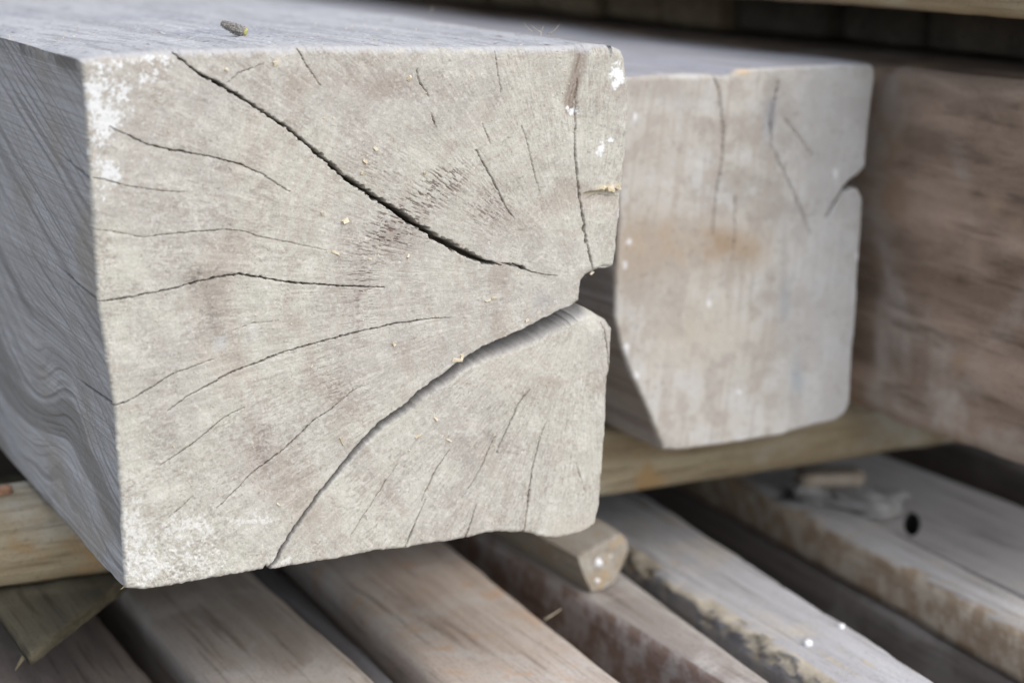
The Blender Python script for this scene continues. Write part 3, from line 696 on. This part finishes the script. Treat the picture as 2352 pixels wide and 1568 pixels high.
def wallA(X, Y, Z, SEG):
    g = gcoord(X, Y, Z)
    line = vn2(g/0.0036, Y/0.5+1, 502)*0.42+vn2(g/0.0016, Y/0.09, 503)*0.58
    fib = fb2(g/0.0010, Y/0.030, 2, 504)
    cl = np.zeros(X.shape+(3,))+np.array((0.345, 0.336, 0.335))
    cl = lerp(cl, (0.18, 0.172, 0.17), sm(0.56, 0.76, line)*0.58)
    cl = lerp(cl, (0.41, 0.40, 0.398), sm(0.45, 0.22, line)*0.6)
    cl = lerp(cl, (0.19, 0.18, 0.175), sm(0.55, 0.8, fib)*0.5)
    cl = lerp(cl, (0.27, 0.24, 0.20), sm(0.46, 0.68, fb2(Y/0.06, Z/0.05, 3, 505))*0.55)
    cl = lerp(cl, (0.10, 0.09, 0.08), sm(0.222, 0.232, Z)*sm(0.4, 0.6, fb2(Y/0.01, Z/0.01, 3, 509))*0.7)
    gx = X+0.10*Y+(fb2(Y/0.2, X/0.06, 3, 506)-0.5)*0.02
    st = fb2(gx/0.006, Y/0.16, 3, 507)
    bl = fb2(X/0.035, Y/0.06, 4, 508)
    ct = np.zeros(X.shape+(3,))+np.array((0.375, 0.372, 0.376))
    ct = lerp(ct, (0.28, 0.275, 0.28), sm(0.52, 0.72, st)*0.6)
    ct = lerp(ct, (0.44, 0.435, 0.435), sm(0.48, 0.28, st)*0.5)
    ct = lerp(ct, (0.27, 0.28, 0.30), sm(0.55, 0.72, bl)*0.45)
    ct = lerp(ct, (0.20, 0.215, 0.25), np.exp(-(((X-0.075)/0.022)**2+((Y-0.10)/0.020)**2))*sm(0.4, 0.65, fb2(X/0.008, Y/0.012, 3, 517))*0.8)
    ct = lerp(ct, (0.24, 0.235, 0.24), sm(0.56, 0.74, fb2(X/0.004, Y/0.03, 3, 518))*0.5)
    ct = lerp(ct, (0.10, 0.09, 0.09), sm(0.93, 0.97, vn2(X/0.0035, Y/0.006, 519))*0.8)
    ct = lerp(ct, (0.43, 0.405, 0.37), sm(0.02, 0.0, Y)*sm(0.4, 0.7, bl)*0.6)
    ct = lerp(ct, (0.18, 0.17, 0.17), sm(0.83, 0.92, vn2(X/0.0016, Y/0.003, 510))*0.6)
    ct = lerp(ct, (0.62, 0.62, 0.62), sm(0.86, 0.94, vn2(X/0.0014, Y/0.002, 511))*0.6)
    cr = lerp(np.zeros(X.shape+(3,))+np.array((0.30, 0.28, 0.26)), (0.22, 0.20, 0.19), sm(0.4, 0.7, fb2(Z/0.004, Y/0.08, 3, 512)))
    C = np.where((SEG == 'L')[..., None], cl, np.where((SEG == 'T')[..., None], ct, cr))
    arcs = sm(0.74, 0.90, vn2(g/0.0085, g*0+7, 521))*sm(0.15, 0.08, Z)      # dark bands of the curved low grain
    C = lerp(C, (0.14, 0.128, 0.11), (SEG == 'L')*arcs*0.6)
    for z0, k, ln, w in SIDECR:
        d = np.abs(Z-(z0+k*Y)); C = lerp(C, (0.07, 0.055, 0.045), (SEG == 'L')*sm(w*1.2, w*0.3, d)*sm(ln, ln*0.5, Y)*0.8)
    return C

zc = lambda y: float(onp(225, y, 1, 0.0)[2])
SIDECR = [(zc(692)+0.0002, 0.055, 0.075, 0.0008), (zc(934)-0.0006, -0.035, 0.075, 0.0008), (zc(408), 0.10, 0.05, 0.0006)]
def dispA(X, Y, Z, SEG):
    g = gcoord(X, Y, Z)
    line = vn2(g/0.0036, Y/0.5+1, 502)*0.42+vn2(g/0.0016, Y/0.09, 503)*0.58
    dl = -0.0005*sm(0.56, 0.76, line)-0.00015*(fb2(g/0.0012, Y/0.05, 2, 504)-0.5)+(fb2(Y/0.10, Z/0.06, 2, 513)-0.5)*0.003
    for z0, k, ln, w in SIDECR:
        dl = dl-0.003*sm(w, w*0.2, np.abs(Z-(z0+k*Y)))*sm(ln, ln*0.4, Y)
    gx = X+0.10*Y
    dt = -0.0006*(fb2(gx/0.005, Y/0.10, 3, 507)-0.5)*2+(fb2(X/0.07, Y/0.12, 2, 514)-0.5)*0.0022-(fb2(X/0.003, Y/0.003, 2, 515)-0.5)*0.0005
    dr = (fb2(Z/0.02, Y/0.10, 3, 516)-0.5)*0.002
    return np.where(SEG == 'L', dl, np.where(SEG == 'T', dt, dr))
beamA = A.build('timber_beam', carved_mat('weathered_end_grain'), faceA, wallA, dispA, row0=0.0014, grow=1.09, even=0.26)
tag(beamA, 'big pale grey squared beam with long radial cracks across its sawn end', 'beam')

# ---- the second beam, behind to the right
YB = 0.09
B = Carved(left=[(1525, 1034), (1490, 945), (1455, 870), (1428, 800), (1413, 727), (1416, 620), (1421, 545), (1424, 350), (1424, 178)],
           right=[(1920, 966), (1940, 950), (1950, 932), (1956, 860), (1966, 740), (1975, 600), (1982, 500), (1981, 456), (1972, 436), (1957, 432), (1930, 470), (1902, 494), (1906, 478), (1936, 434), (1955, 411), (1973, 398), (1987, 382), (1994, 320), (2004, 230), (2012, 176), (2010, 156), (2003, 149)],
           bottom=[(1525, 1034), (1580, 1032), (1640, 1024), (1710, 1014), (1760, 1006), (1800, 998), (1860, 978), (1920, 966)],
           top=[(1424, 178), (1500, 174), (1580, 172), (1640, 172), (1670, 176), (1700, 162), (1800, 156), (1900, 150), (2003, 149)],
           y0=YB, cell=0.0008, length=1.4, edge_jit=0.0004, seed=25)
for k, (pl, dp, jt) in enumerate([([(1638, 170, 6), (1652, 215, 6), (1661, 290, 6), (1660, 350, 6), (1650, 410, 5), (1640, 470, 4), (1636, 540, 2)], .004, 1.5),
                                  ([(1790, 190, 5), (1778, 240, 8), (1770, 285, 8), (1772, 325, 5)], .003, 2), ([(1770, 330, 3), (1800, 395, 5), (1835, 470, 5), (1862, 540, 3)], .003, 1.5),
                                  ([(1800, 270, 3), (1840, 320, 5), (1868, 360, 3)], .003, 1.5), ([(1690, 450, 3), (1688, 520, 4), (1682, 600, 2)], .003, 1.5), ([(1958, 409, 10), (1936, 434, 12), (1906, 486, 9), (1898, 500, 3)], .010, 0.5)]):
    B.crack([(a, b, w*0.62) for a, b, w in pl], dp*0.6, jt, seed=61+k*3)
B.photo_to_face()
B.fillet(lambda x, y, sg: np.where((sg == 'R') & (y > 365) & (y < 475), 0.0008, 0.0010+0.0022*fb2(x/40.0, y/40.0, 3, 78)))
bx, by = B.px, B.py
B.D += -(fb2(bx/90.0, by/90.0, 2, 602)-0.5)*0.0016-(fb2(bx/10.0, by/16.0, 3, 603)-0.5)*0.0004
def faceB(s):
    n0 = fb2(bx/150.0, by/150.0, 4, 611); n1 = fb2(bx/34.0, by/40.0, 4, 612); n2 = fb2(bx/12.0, by/12.0, 3, 613)
    C = np.zeros(bx.shape+(3,))+np.array((0.46, 0.442, 0.405))
    C = lerp(C, (0.355, 0.33, 0.30), sm(0.44, 0.68, n0)*0.8)
    C = lerp(C, (0.48, 0.475, 0.465), sm(0.52, 0.72, n1)*0.7)
    C = lerp(C, (0.33, 0.295, 0.265), sm(0.50, 0.28, n1)*0.6)
    C = lerp(C, (0.28, 0.25, 0.22), sm(0.58, 0.8, n2)*0.3)
    vs_ = fb2((bx+0.12*by)/9.0, by/150.0, 3, 614); C = lerp(C, (0.34, 0.30, 0.26), sm(0.52, 0.75, vs_)*0.5)
    C = lerp(C, (0.43, 0.435, 0.44), sm(1740, 1900, bx)*0.55)
    tex = sm(0.3, 0.6, n1)
    for cx, cy, rx, ry, a, col, f in [(1520, 555, 120, 65, 10, (0.36, 0.29, 0.22), .9), (1655, 560, 70, 46, 5, (0.33, 0.255, 0.185), 1.0), (1720, 575, 40, 40, 0, (0.36, 0.28, 0.20), .7), (1460, 600, 50, 60, 0, (0.38, 0.31, 0.235), .6),
                                      (1600, 760, 120, 90, 0, (0.45, 0.41, 0.345), .7), (1520, 330, 60, 90, 20, (0.38, 0.345, 0.30), .6), (1830, 860, 16, 60, 0, (0.30, 0.335, 0.36), .7), (1802, 690, 12, 50, 0, (0.29, 0.31, 0.33), .7),
                                      (1770, 260, 16, 60, 8, (0.24, 0.245, 0.26), .8), (1660, 165, 40, 9, 0, (0.25, 0.225, 0.21), .8), (1708, 165, 18, 9, 0, (0.55, 0.43, 0.29), .9), (1560, 215, 80, 26, 0, (0.35, 0.325, 0.30), .6),
                                      (1440, 640, 24, 60, 0, (0.33, 0.285, 0.24), .6), (1950, 250, 30, 80, 5, (0.46, 0.45, 0.44), .6), (1800, 600, 10, 140, 2, (0.34, 0.32, 0.30), .6)]:
        C = lerp(C, col, blob(bx, by, cx, cy, rx, ry, a)*(0.45+0.55*tex)*f*1.1)
    for cx, cy, rx, ry in [(1918, 398, 8, 18), (1628, 697, 7, 11), (1458, 268, 7, 16), (1436, 610, 9, 16), (1445, 555, 10, 12), (1440, 800, 9, 16), (1462, 860, 8, 16), (1970, 590, 6, 14), (1700, 900, 8, 8)]:
        C = lerp(C, (0.70, 0.71, 0.73), sm(0.40, 0.9, blob(bx, by, cx, cy, rx, ry)-0.8*(n2-0.45))*0.8)
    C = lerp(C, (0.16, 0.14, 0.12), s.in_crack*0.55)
    return C.reshape(-1, 3)
def wallB(X, Y, Z, SEG):
    st = fb2(Z/0.006, Y/0.14, 3, 621); tt = fb2((X+0.06*Y)/0.007, Y/0.14, 3, 622); bl = fb2(Y/0.05, Z/0.04+X/0.04, 3, 623)
    cl = lerp(np.zeros(X.shape+(3,))+np.array((0.40, 0.385, 0.385)), (0.26, 0.245, 0.245), sm(0.48, 0.7, st)*0.7)
    cl = lerp(cl, (0.26, 0.225, 0.18), sm(0.5, 0.7, bl)*0.4)
    ct = lerp(np.zeros(X.shape+(3,))+np.array((0.335, 0.33, 0.345)), (0.25, 0.235, 0.235), sm(0.48, 0.7, tt)*0.6)
    ct = lerp(ct, (0.27, 0.26, 0.265), sm(0.5, 0.7, bl)*0.5)
    return np.where((SEG == 'T')[..., None], ct, cl)
def dispB(X, Y, Z, SEG):
    return (fb2(Z/0.006+X/0.006, Y/0.14, 3, 621)-0.5)*-0.0014+(fb2(Y/0.12, Z/0.06+X/0.06, 2, 625)-0.5)*0.003
beamB = B.build('timber_beam', carved_mat('weathered_end_grain_behind'), faceB, wallB, dispB, row0=0.002, grow=1.03, even=0.02)
tag(beamB, 'shorter set back beam with notched right edge behind the big beam', 'beam')

# ------------------------------------------------------------------ small things
def lump(name, pts, rads, seg=20, rings=None, bump=0.12, seed=0, squash=(1, 1)):
    """closed lumpy body along a chain of points with radii"""
    pts = np.asarray(pts, float); n = len(pts)
    V = []; F = []
    for i in range(n):
        t = pts[min(i+1, n-1)]-pts[max(i-1, 0)]; t /= np.linalg.norm(t)+1e-12
        a = np.cross(t, (0, 0, 1) if abs(t[2]) < 0.95 else (1, 0, 0)); a /= np.linalg.norm(a)+1e-12; b = np.cross(a, t)
        for k in range(seg):
            w = 2*math.pi*k/seg
            j = 1+bump*2*(float(_hash(np.array([i]), np.array([k]), np.array([0]), seed)[0])-0.5)
            V.append(pts[i]+(a*math.cos(w)*squash[0]+b*math.sin(w)*squash[1])*rads[i]*j)
    for i in range(n-1):
        for k in range(seg):
            F.append((i*seg+k, i*seg+(k+1) % seg, (i+1)*seg+(k+1) % seg, (i+1)*seg+k))
    V += [pts[0], pts[-1]]
    T = [(len(V)-2, (k+1) % seg, k) for k in range(seg)]+[(len(V)-1, (n-1)*seg+k, (n-1)*seg+(k+1) % seg) for k in range(seg)]
    return new_mesh(name, V, [np.array(F), np.array(T)])

# insect case leaning on the top of the big beam
ZT = float(onp(560, 112, 1, 0.0)[2])
def top_at(x, y): return onp(x, y, 2, ZT)
c0 = top_at(566, 86)
axis_dir = (-rt*0.93+np.array([0, 0, 0.36])); axis_dir /= np.linalg.norm(axis_dir)
Lc = 0.0125
prof = [(0, .0010), (.03, .0017), (.10, .0020), (.25, .0023), (.45, .0024), (.62, .0021), (.78, .0017), (.90, .0014), (.97, .0012), (1.0, .0007)]
case = bpy.data.objects.new('insect_case', None); COL.objects.link(case)
case.location = Vector(c0)+Vector((0, 0, 0.0))
case.empty_display_size = 0.01
base = np.array([0, 0, 0.0020])
body_pts = [base+axis_dir*Lc*t for t, r in prof]
mcase = plain_mat('case_silk', (0.10, 0.095, 0.085), (0.27, 0.26, 0.24), 1500)
o = link('body', lump('body', body_pts, [r for t, r in prof], 24, bump=0.16, seed=4), mcase, case)
# overlapping flakes of bark and grit on the case
rc = random.Random(8); fv = []; ff = []
side_a = np.cross(axis_dir, (0, 0, 1)); side_a /= np.linalg.norm(side_a); side_b = np.cross(side_a, axis_dir)
for k in range(230):
    t = rc.uniform(0.03, 0.97); w = rc.uniform(0, 2*math.pi); r = np.interp(t, [p[0] for p in prof], [p[1] for p in prof])
    nrm = side_a*math.cos(w)+side_b*math.sin(w); tan = -side_a*math.sin(w)+side_b*math.cos(w)
    c = base+axis_dir*Lc*t+nrm*r*1.0
    l = rc.uniform(.0004, .0010); wd = rc.uniform(.00015, .0004)
    d = axis_dir*math.cos(0.5)+tan*rc.uniform(-.6, .6); lift = nrm*rc.uniform(.0001, .00045)
    i = len(fv)
    fv += [c-d*l*.5-tan*wd*.4, c-d*l*.5+tan*wd*.4, c+d*l*.5+tan*wd*.5+lift, c+d*l*.5-tan*wd*.5+lift, c+lift*1.2+nrm*.0001]
    ff += [(i, i+1, i+4), (i+1, i+2, i+4), (i+2, i+3, i+4), (i+3, i, i+4)]
o = link('bark_flakes', new_mesh('bark_flakes', fv, [np.array(ff)], False), plain_mat('case_flakes', (0.06, 0.05, 0.045), (0.45, 0.43, 0.40), 1300), case)
o['kind'] = 'stuff'
rim_pts = [base+axis_dir*Lc*t for t in (-0.03, 0.0, 0.05, 0.09)]
link('mouth_rim', lump('mouth_rim', rim_pts, [.0012, .0019, .0021, .0019], 20, bump=0.22, seed=9), plain_mat('yellow_silk', (0.42, 0.40, 0.16), (0.25, 0.23, 0.10), 1500), case)
tag(case, 'tiny dark rough insect case with yellow end on the big beam top', 'insect case')

# crumbs of sawdust clinging to the end of the big beam and lying on its top
rs = random.Random(21); fv = []; ff = []
def crumb(c, size, elong, rnd):
    d = Vector((rnd.uniform(-1, 1), rnd.uniform(-.3, .3), rnd.uniform(-1, 1))).normalized()
    e = d.orthogonal().normalized(); f_ = d.cross(e); i = len(fv)
    for s_ in (-1, 1):
        for a in range(4):
            q = a*math.pi/2+rnd.uniform(-.4, .4); k = rnd.uniform(.6, 1.2)
            p = Vector(c)+d*s_*size*elong*rnd.uniform(.6, 1.0)+(e*math.cos(q)+f_*math.sin(q))*size*k*(0.8 if s_ > 0 else 1)
            fv.append(tuple(p))
    ff.extend([(i, i+1, i+2, i+3), (i+7, i+6, i+5, i+4)]+[(i+a, i+4+a, i+4+(a+1) % 4, i+(a+1) % 4) for a in range(4)])
fp = np.stack([A.px.ravel(), A.py.ravel()], 1); fdep = A.D.ravel()
def on_face(x, y):
    k = int(np.argmin((fp[:, 0]-x)**2+(fp[:, 1]-y)**2))
    q = onp(x, y, 1, 0.0); return (q[0], float(fdep[k])-0.0002, q[2])
for x, y, s_, e in [(770, 580, .0006, 3.2), (741, 492, .0006, 2), (790, 506, .0012, 1.3), (833, 398, .0007, 1.4), (838, 371, .0006, 2), (815, 420, .0007, 1.4), (990, 541, .0006, 1.6), (1122, 690, .0005, 3), (1135, 684, .0005, 2.6), (632, 145, .0010, 1.2),
                    (785, 1012, .0006, 3.5), (640, 1158, .0004, 3), (520, 158, .0007, 1.2), (905, 790, .0006, 1.5), (938, 588, .0005, 2), (850, 595, .0005, 1.6), (975, 400, .0004, 4), (862, 342, .0008, 1.5), (940, 180, .0009, 1.3), (1030, 1010, .0004, 4), (960, 1000, .0004, 4), (1000, 960, .0004, 3.5), (1210, 735, .0006, 1.6), (1050, 826, .0009, 2.6), (1060, 822, .0008, 2), (1125, 795, .0014, 1.3), (1105, 800, .0010, 1.4), (1140, 785, .0009, 1.4), (1363, 628, .0008, 1.2), (860, 457, .0004, 6), (1400, 433, .0012, 1.5), (1412, 436, .0010, 1.5), (1385, 432, .0009, 1.5), (1420, 432, .0009, 1.4)]:
    crumb(on_face(x, y), s_*1.5, e*0.8, rs)
for k in range(150):
    x, y = rs.uniform(300, 1380), rs.uniform(160, 1220)
    crumb(on_face(x, y), rs.uniform(.00012, .00035), rs.uniform(1, 3), rs)
for k in range(90):
    p = top_at(rs.uniform(20, 1250), rs.uniform(55, 112)); crumb((p[0], p[1], p[2]+.0002), rs.uniform(.00015, .0004), rs.uniform(1, 2), rs)
o = link('sawdust', new_mesh('sawdust', fv, [np.array(ff)], False), plain_mat('sawdust_yellow', (0.55, 0.45, 0.29), (0.62, 0.57, 0.47), 700))
tag(o, 'pale yellow sawdust crumbs scattered over the big beam', 'sawdust', kind='stuff')

# torn fibres standing on the far arris of the big beam and along its lower edge: parts of the beam
def fibre(name, parent, p, d, ln, r, mat, bend=0.3):
    p = np.asarray(p, float); d = np.asarray(d, float); d /= np.linalg.norm(d)
    pts = [p+d*ln*t+np.array([0, 0, bend*ln*t*t]) for t in (0, .35, .7, 1)]
    o = link(name, lump(name, pts, [r, r*.8, r*.55, r*.2], 6, bump=.2, seed=int(ln*1e5)), mat)
    if parent is not None:
        o.parent = parent; o.matrix_parent_inverse = Matrix.Translation(-parent.location)
    return o
fm = plain_mat('torn_fibre', (0.40, 0.35, 0.26), (0.30, 0.26, 0.19), 900)
for x, y, dx, dz, ln in [(1222, 68, -.8, .6, .005), (1246, 71, -.9, .35, .006), (1262, 74, .8, .5, .0055), (1256, 74, .9, .25, .005), (1240, 70, .5, .6, .003), (990, 27, .2, .8, .004)]:
    p = onp(x, y+5, 2, ZT); fibre('splinter', beamA, p, (dx*rt[0], dx*rt[1], dz), ln, .00022, fm)
for x, y in [(286, 1345), (283, 1325)]:
    q = onp(x, y, 1, 0.002); fibre('splinter', beamA, q, (rs.uniform(-.8, .2), -.3, -.6), .003, .0002, fm)

# loose bits on the lower boards
YK = KY(0.19)
sq = [onp(x, y, 1, YK) for x, y in [(1327, 1278), (1340, 1318), (1359, 1362), (1384, 1352), (1409, 1337), (1428, 1300), (1443, 1262), (1440, 1240), (1424, 1222), (1390, 1241), (1355, 1262)]]
def small_block():
    bm = bmesh.new()
    c = np.mean(sq, 0); fr = [bm.verts.new(p) for p in sq]; rows = [fr]
    for t in (0.004, 0.03, 0.07, 0.13):
        off = np.array([-0.004*t/0.13, t, 0]); sc = 1.03 if t < .01 else 1.05
        rows.append([bm.verts.new(np.array([max(0, 0)+c[0]+(p[0]-c[0])*sc, p[1], max(ZL+0.0012, c[2]+(p[2]-c[2])*sc)])+off) for p in sq])
    for r in fr: r.co.z = max(r.co.z, ZL+0.0012)
    n = len(sq)
    for a, b in zip(rows[:-1], rows[1:]):
        for i in range(n): bm.faces.new((a[i], a[(i+1) % n], b[(i+1) % n], b[i]))
    bm.faces.new(fr[::-1]); bm.faces.new(rows[-1])
    bmesh.ops.recalc_face_normals(bm, faces=bm.faces)
    bmesh.ops.triangulate(bm, faces=[f for f in bm.faces if len(f.verts) > 4])
    bmesh.ops.subdivide_edges(bm, edges=bm.edges, cuts=1, use_grid_fill=True)
    me = bpy.data.meshes.new('wood_block'); bm.to_mesh(me); bm.free()
    o = link('wood_block', me, board_mat('block_wood', (0.36, 0.335, 0.29), (0.28, 0.25, 0.21), (0.30, 0.25, 0.19), seed=12.5, blotch=45, spots=0.10, warm=(0.36, 0.27, 0.17)))
    return tag(o, 'small grey wood block with white spots below the big beam corner', 'block')
BLK = small_block()

pm = plain_mat('white_paint', (0.80, 0.80, 0.80), (0.74, 0.74, 0.75), 300, 0.6)
for x, y, lab in [(1932, 1442, 'white paint drop nearer the right edge of the torn board'), (1856, 1479, 'white paint drop nearer the torn tan edge of the board')]:
    p = onp(x, y, 2, ZL)
    o = link('paint_drop', lump('paint_drop', [(0, 0, -.004), (0, 0, .0004), (0, 0, .0008), (0, 0, .0010)], [.0022, .0021, .0014, .0005], 14, bump=.5, seed=int(x)), pm, None, p+np.array([0, 0, .0015]))
    tag(o, lab, 'paint drop', 'paint drops')
def slab(name, label, cat, p, size, rotz, mat, seed, rough=0.25):
    bm = bmesh.new(); bmesh.ops.create_cube(bm, size=1)
    bmesh.ops.subdivide_edges(bm, edges=bm.edges, cuts=4, use_grid_fill=True)
    rnd = random.Random(seed)
    for v in bm.verts:
        v.co.x *= size[0]; v.co.y *= size[1]; v.co.z = (v.co.z+0.5)*size[2]
        j = Vector((rnd.uniform(-1, 1)*size[0], rnd.uniform(-1, 1)*size[1], rnd.uniform(-1, 1)*size[2]))*rough*0.35
        if v.co.z < 1e-5: j.z = 0
        v.co += j
    me = bpy.data.meshes.new(name); bm.to_mesh(me); bm.free()
    for pl in me.polygons: pl.use_smooth = True
    o = link(name, me, mat, None, p); o.rotation_euler = (0, 0, rotz)
    return tag(o, label, cat)
mp_ = onp(1955, 1150, 2, ZL)
slab('mortar_lump', 'rough grey crumbling mortar lump beside the drilled hole', 'lump', (mp_[0]-.004, mp_[1], ZL+.0005), (.040, .065, .008), 0.35, plain_mat('grey_mortar', (0.33, 0.32, 0.312), (0.25, 0.24, 0.235), 160), 3, 0.5)
cp = onp(1905, 1100, 2, ZL+.012)
slab('wood_chip', 'flat tan wood chip lying by the grey mortar lump', 'chip', (cp[0], cp[1], ZL+.0100), (.040, .020, .008), -0.35, board_mat('chip_wood', (0.36, 0.31, 0.26), (0.29, 0.24, 0.19), (0.33, 0.28, 0.23), seed=14.1), 5, 0.15)
p = onp(4, 1137, 2, -.0055)
slab('wood_chip', 'orange brown wood chip on the bearer at the left edge', 'chip', (p[0], p[1], -.0050), (.010, .005, .004), 0.4, plain_mat('orange_chip', (0.38, 0.22, 0.14), (0.28, 0.16, 0.10), 300), 6, 0.25)
tw = onp(70, 1478, 2, -.055)
o = fibre('twig', None, tw, (-rt*0.5+np.array([0, -.25, -.75])), .016, .0016, plain_mat('twig_bark', (0.22, 0.19, 0.12), (0.17, 0.14, 0.09), 500), 0.1)
tag(o, 'short drooping twig at the tip of the olive offcut', 'twig')
sp_ = onp(1250, 1424, 2, ZL)
o = fibre('sliver', None, sp_+np.array([0, 0, .0005]), (rt*0.8+np.array([0, 0, .45])), .011, .0008, fm, 0.1)
tag(o, 'thin tan sliver standing on the wide pinkish board edge', 'sliver')

for x, y, r in [(1376, 1292, .0026), (1372, 1334, .0016)]:
    q = onp(x, y, 1, YK-0.0005)
    o = link('paint_spot', lump('paint_spot', [q+np.array([0, dy, 0]) for dy in (.0012, .0002, -.0004, -.0007)], [r, r*.95, r*.7, r*.3], 12, bump=.4, seed=int(x)), pm, BLK)
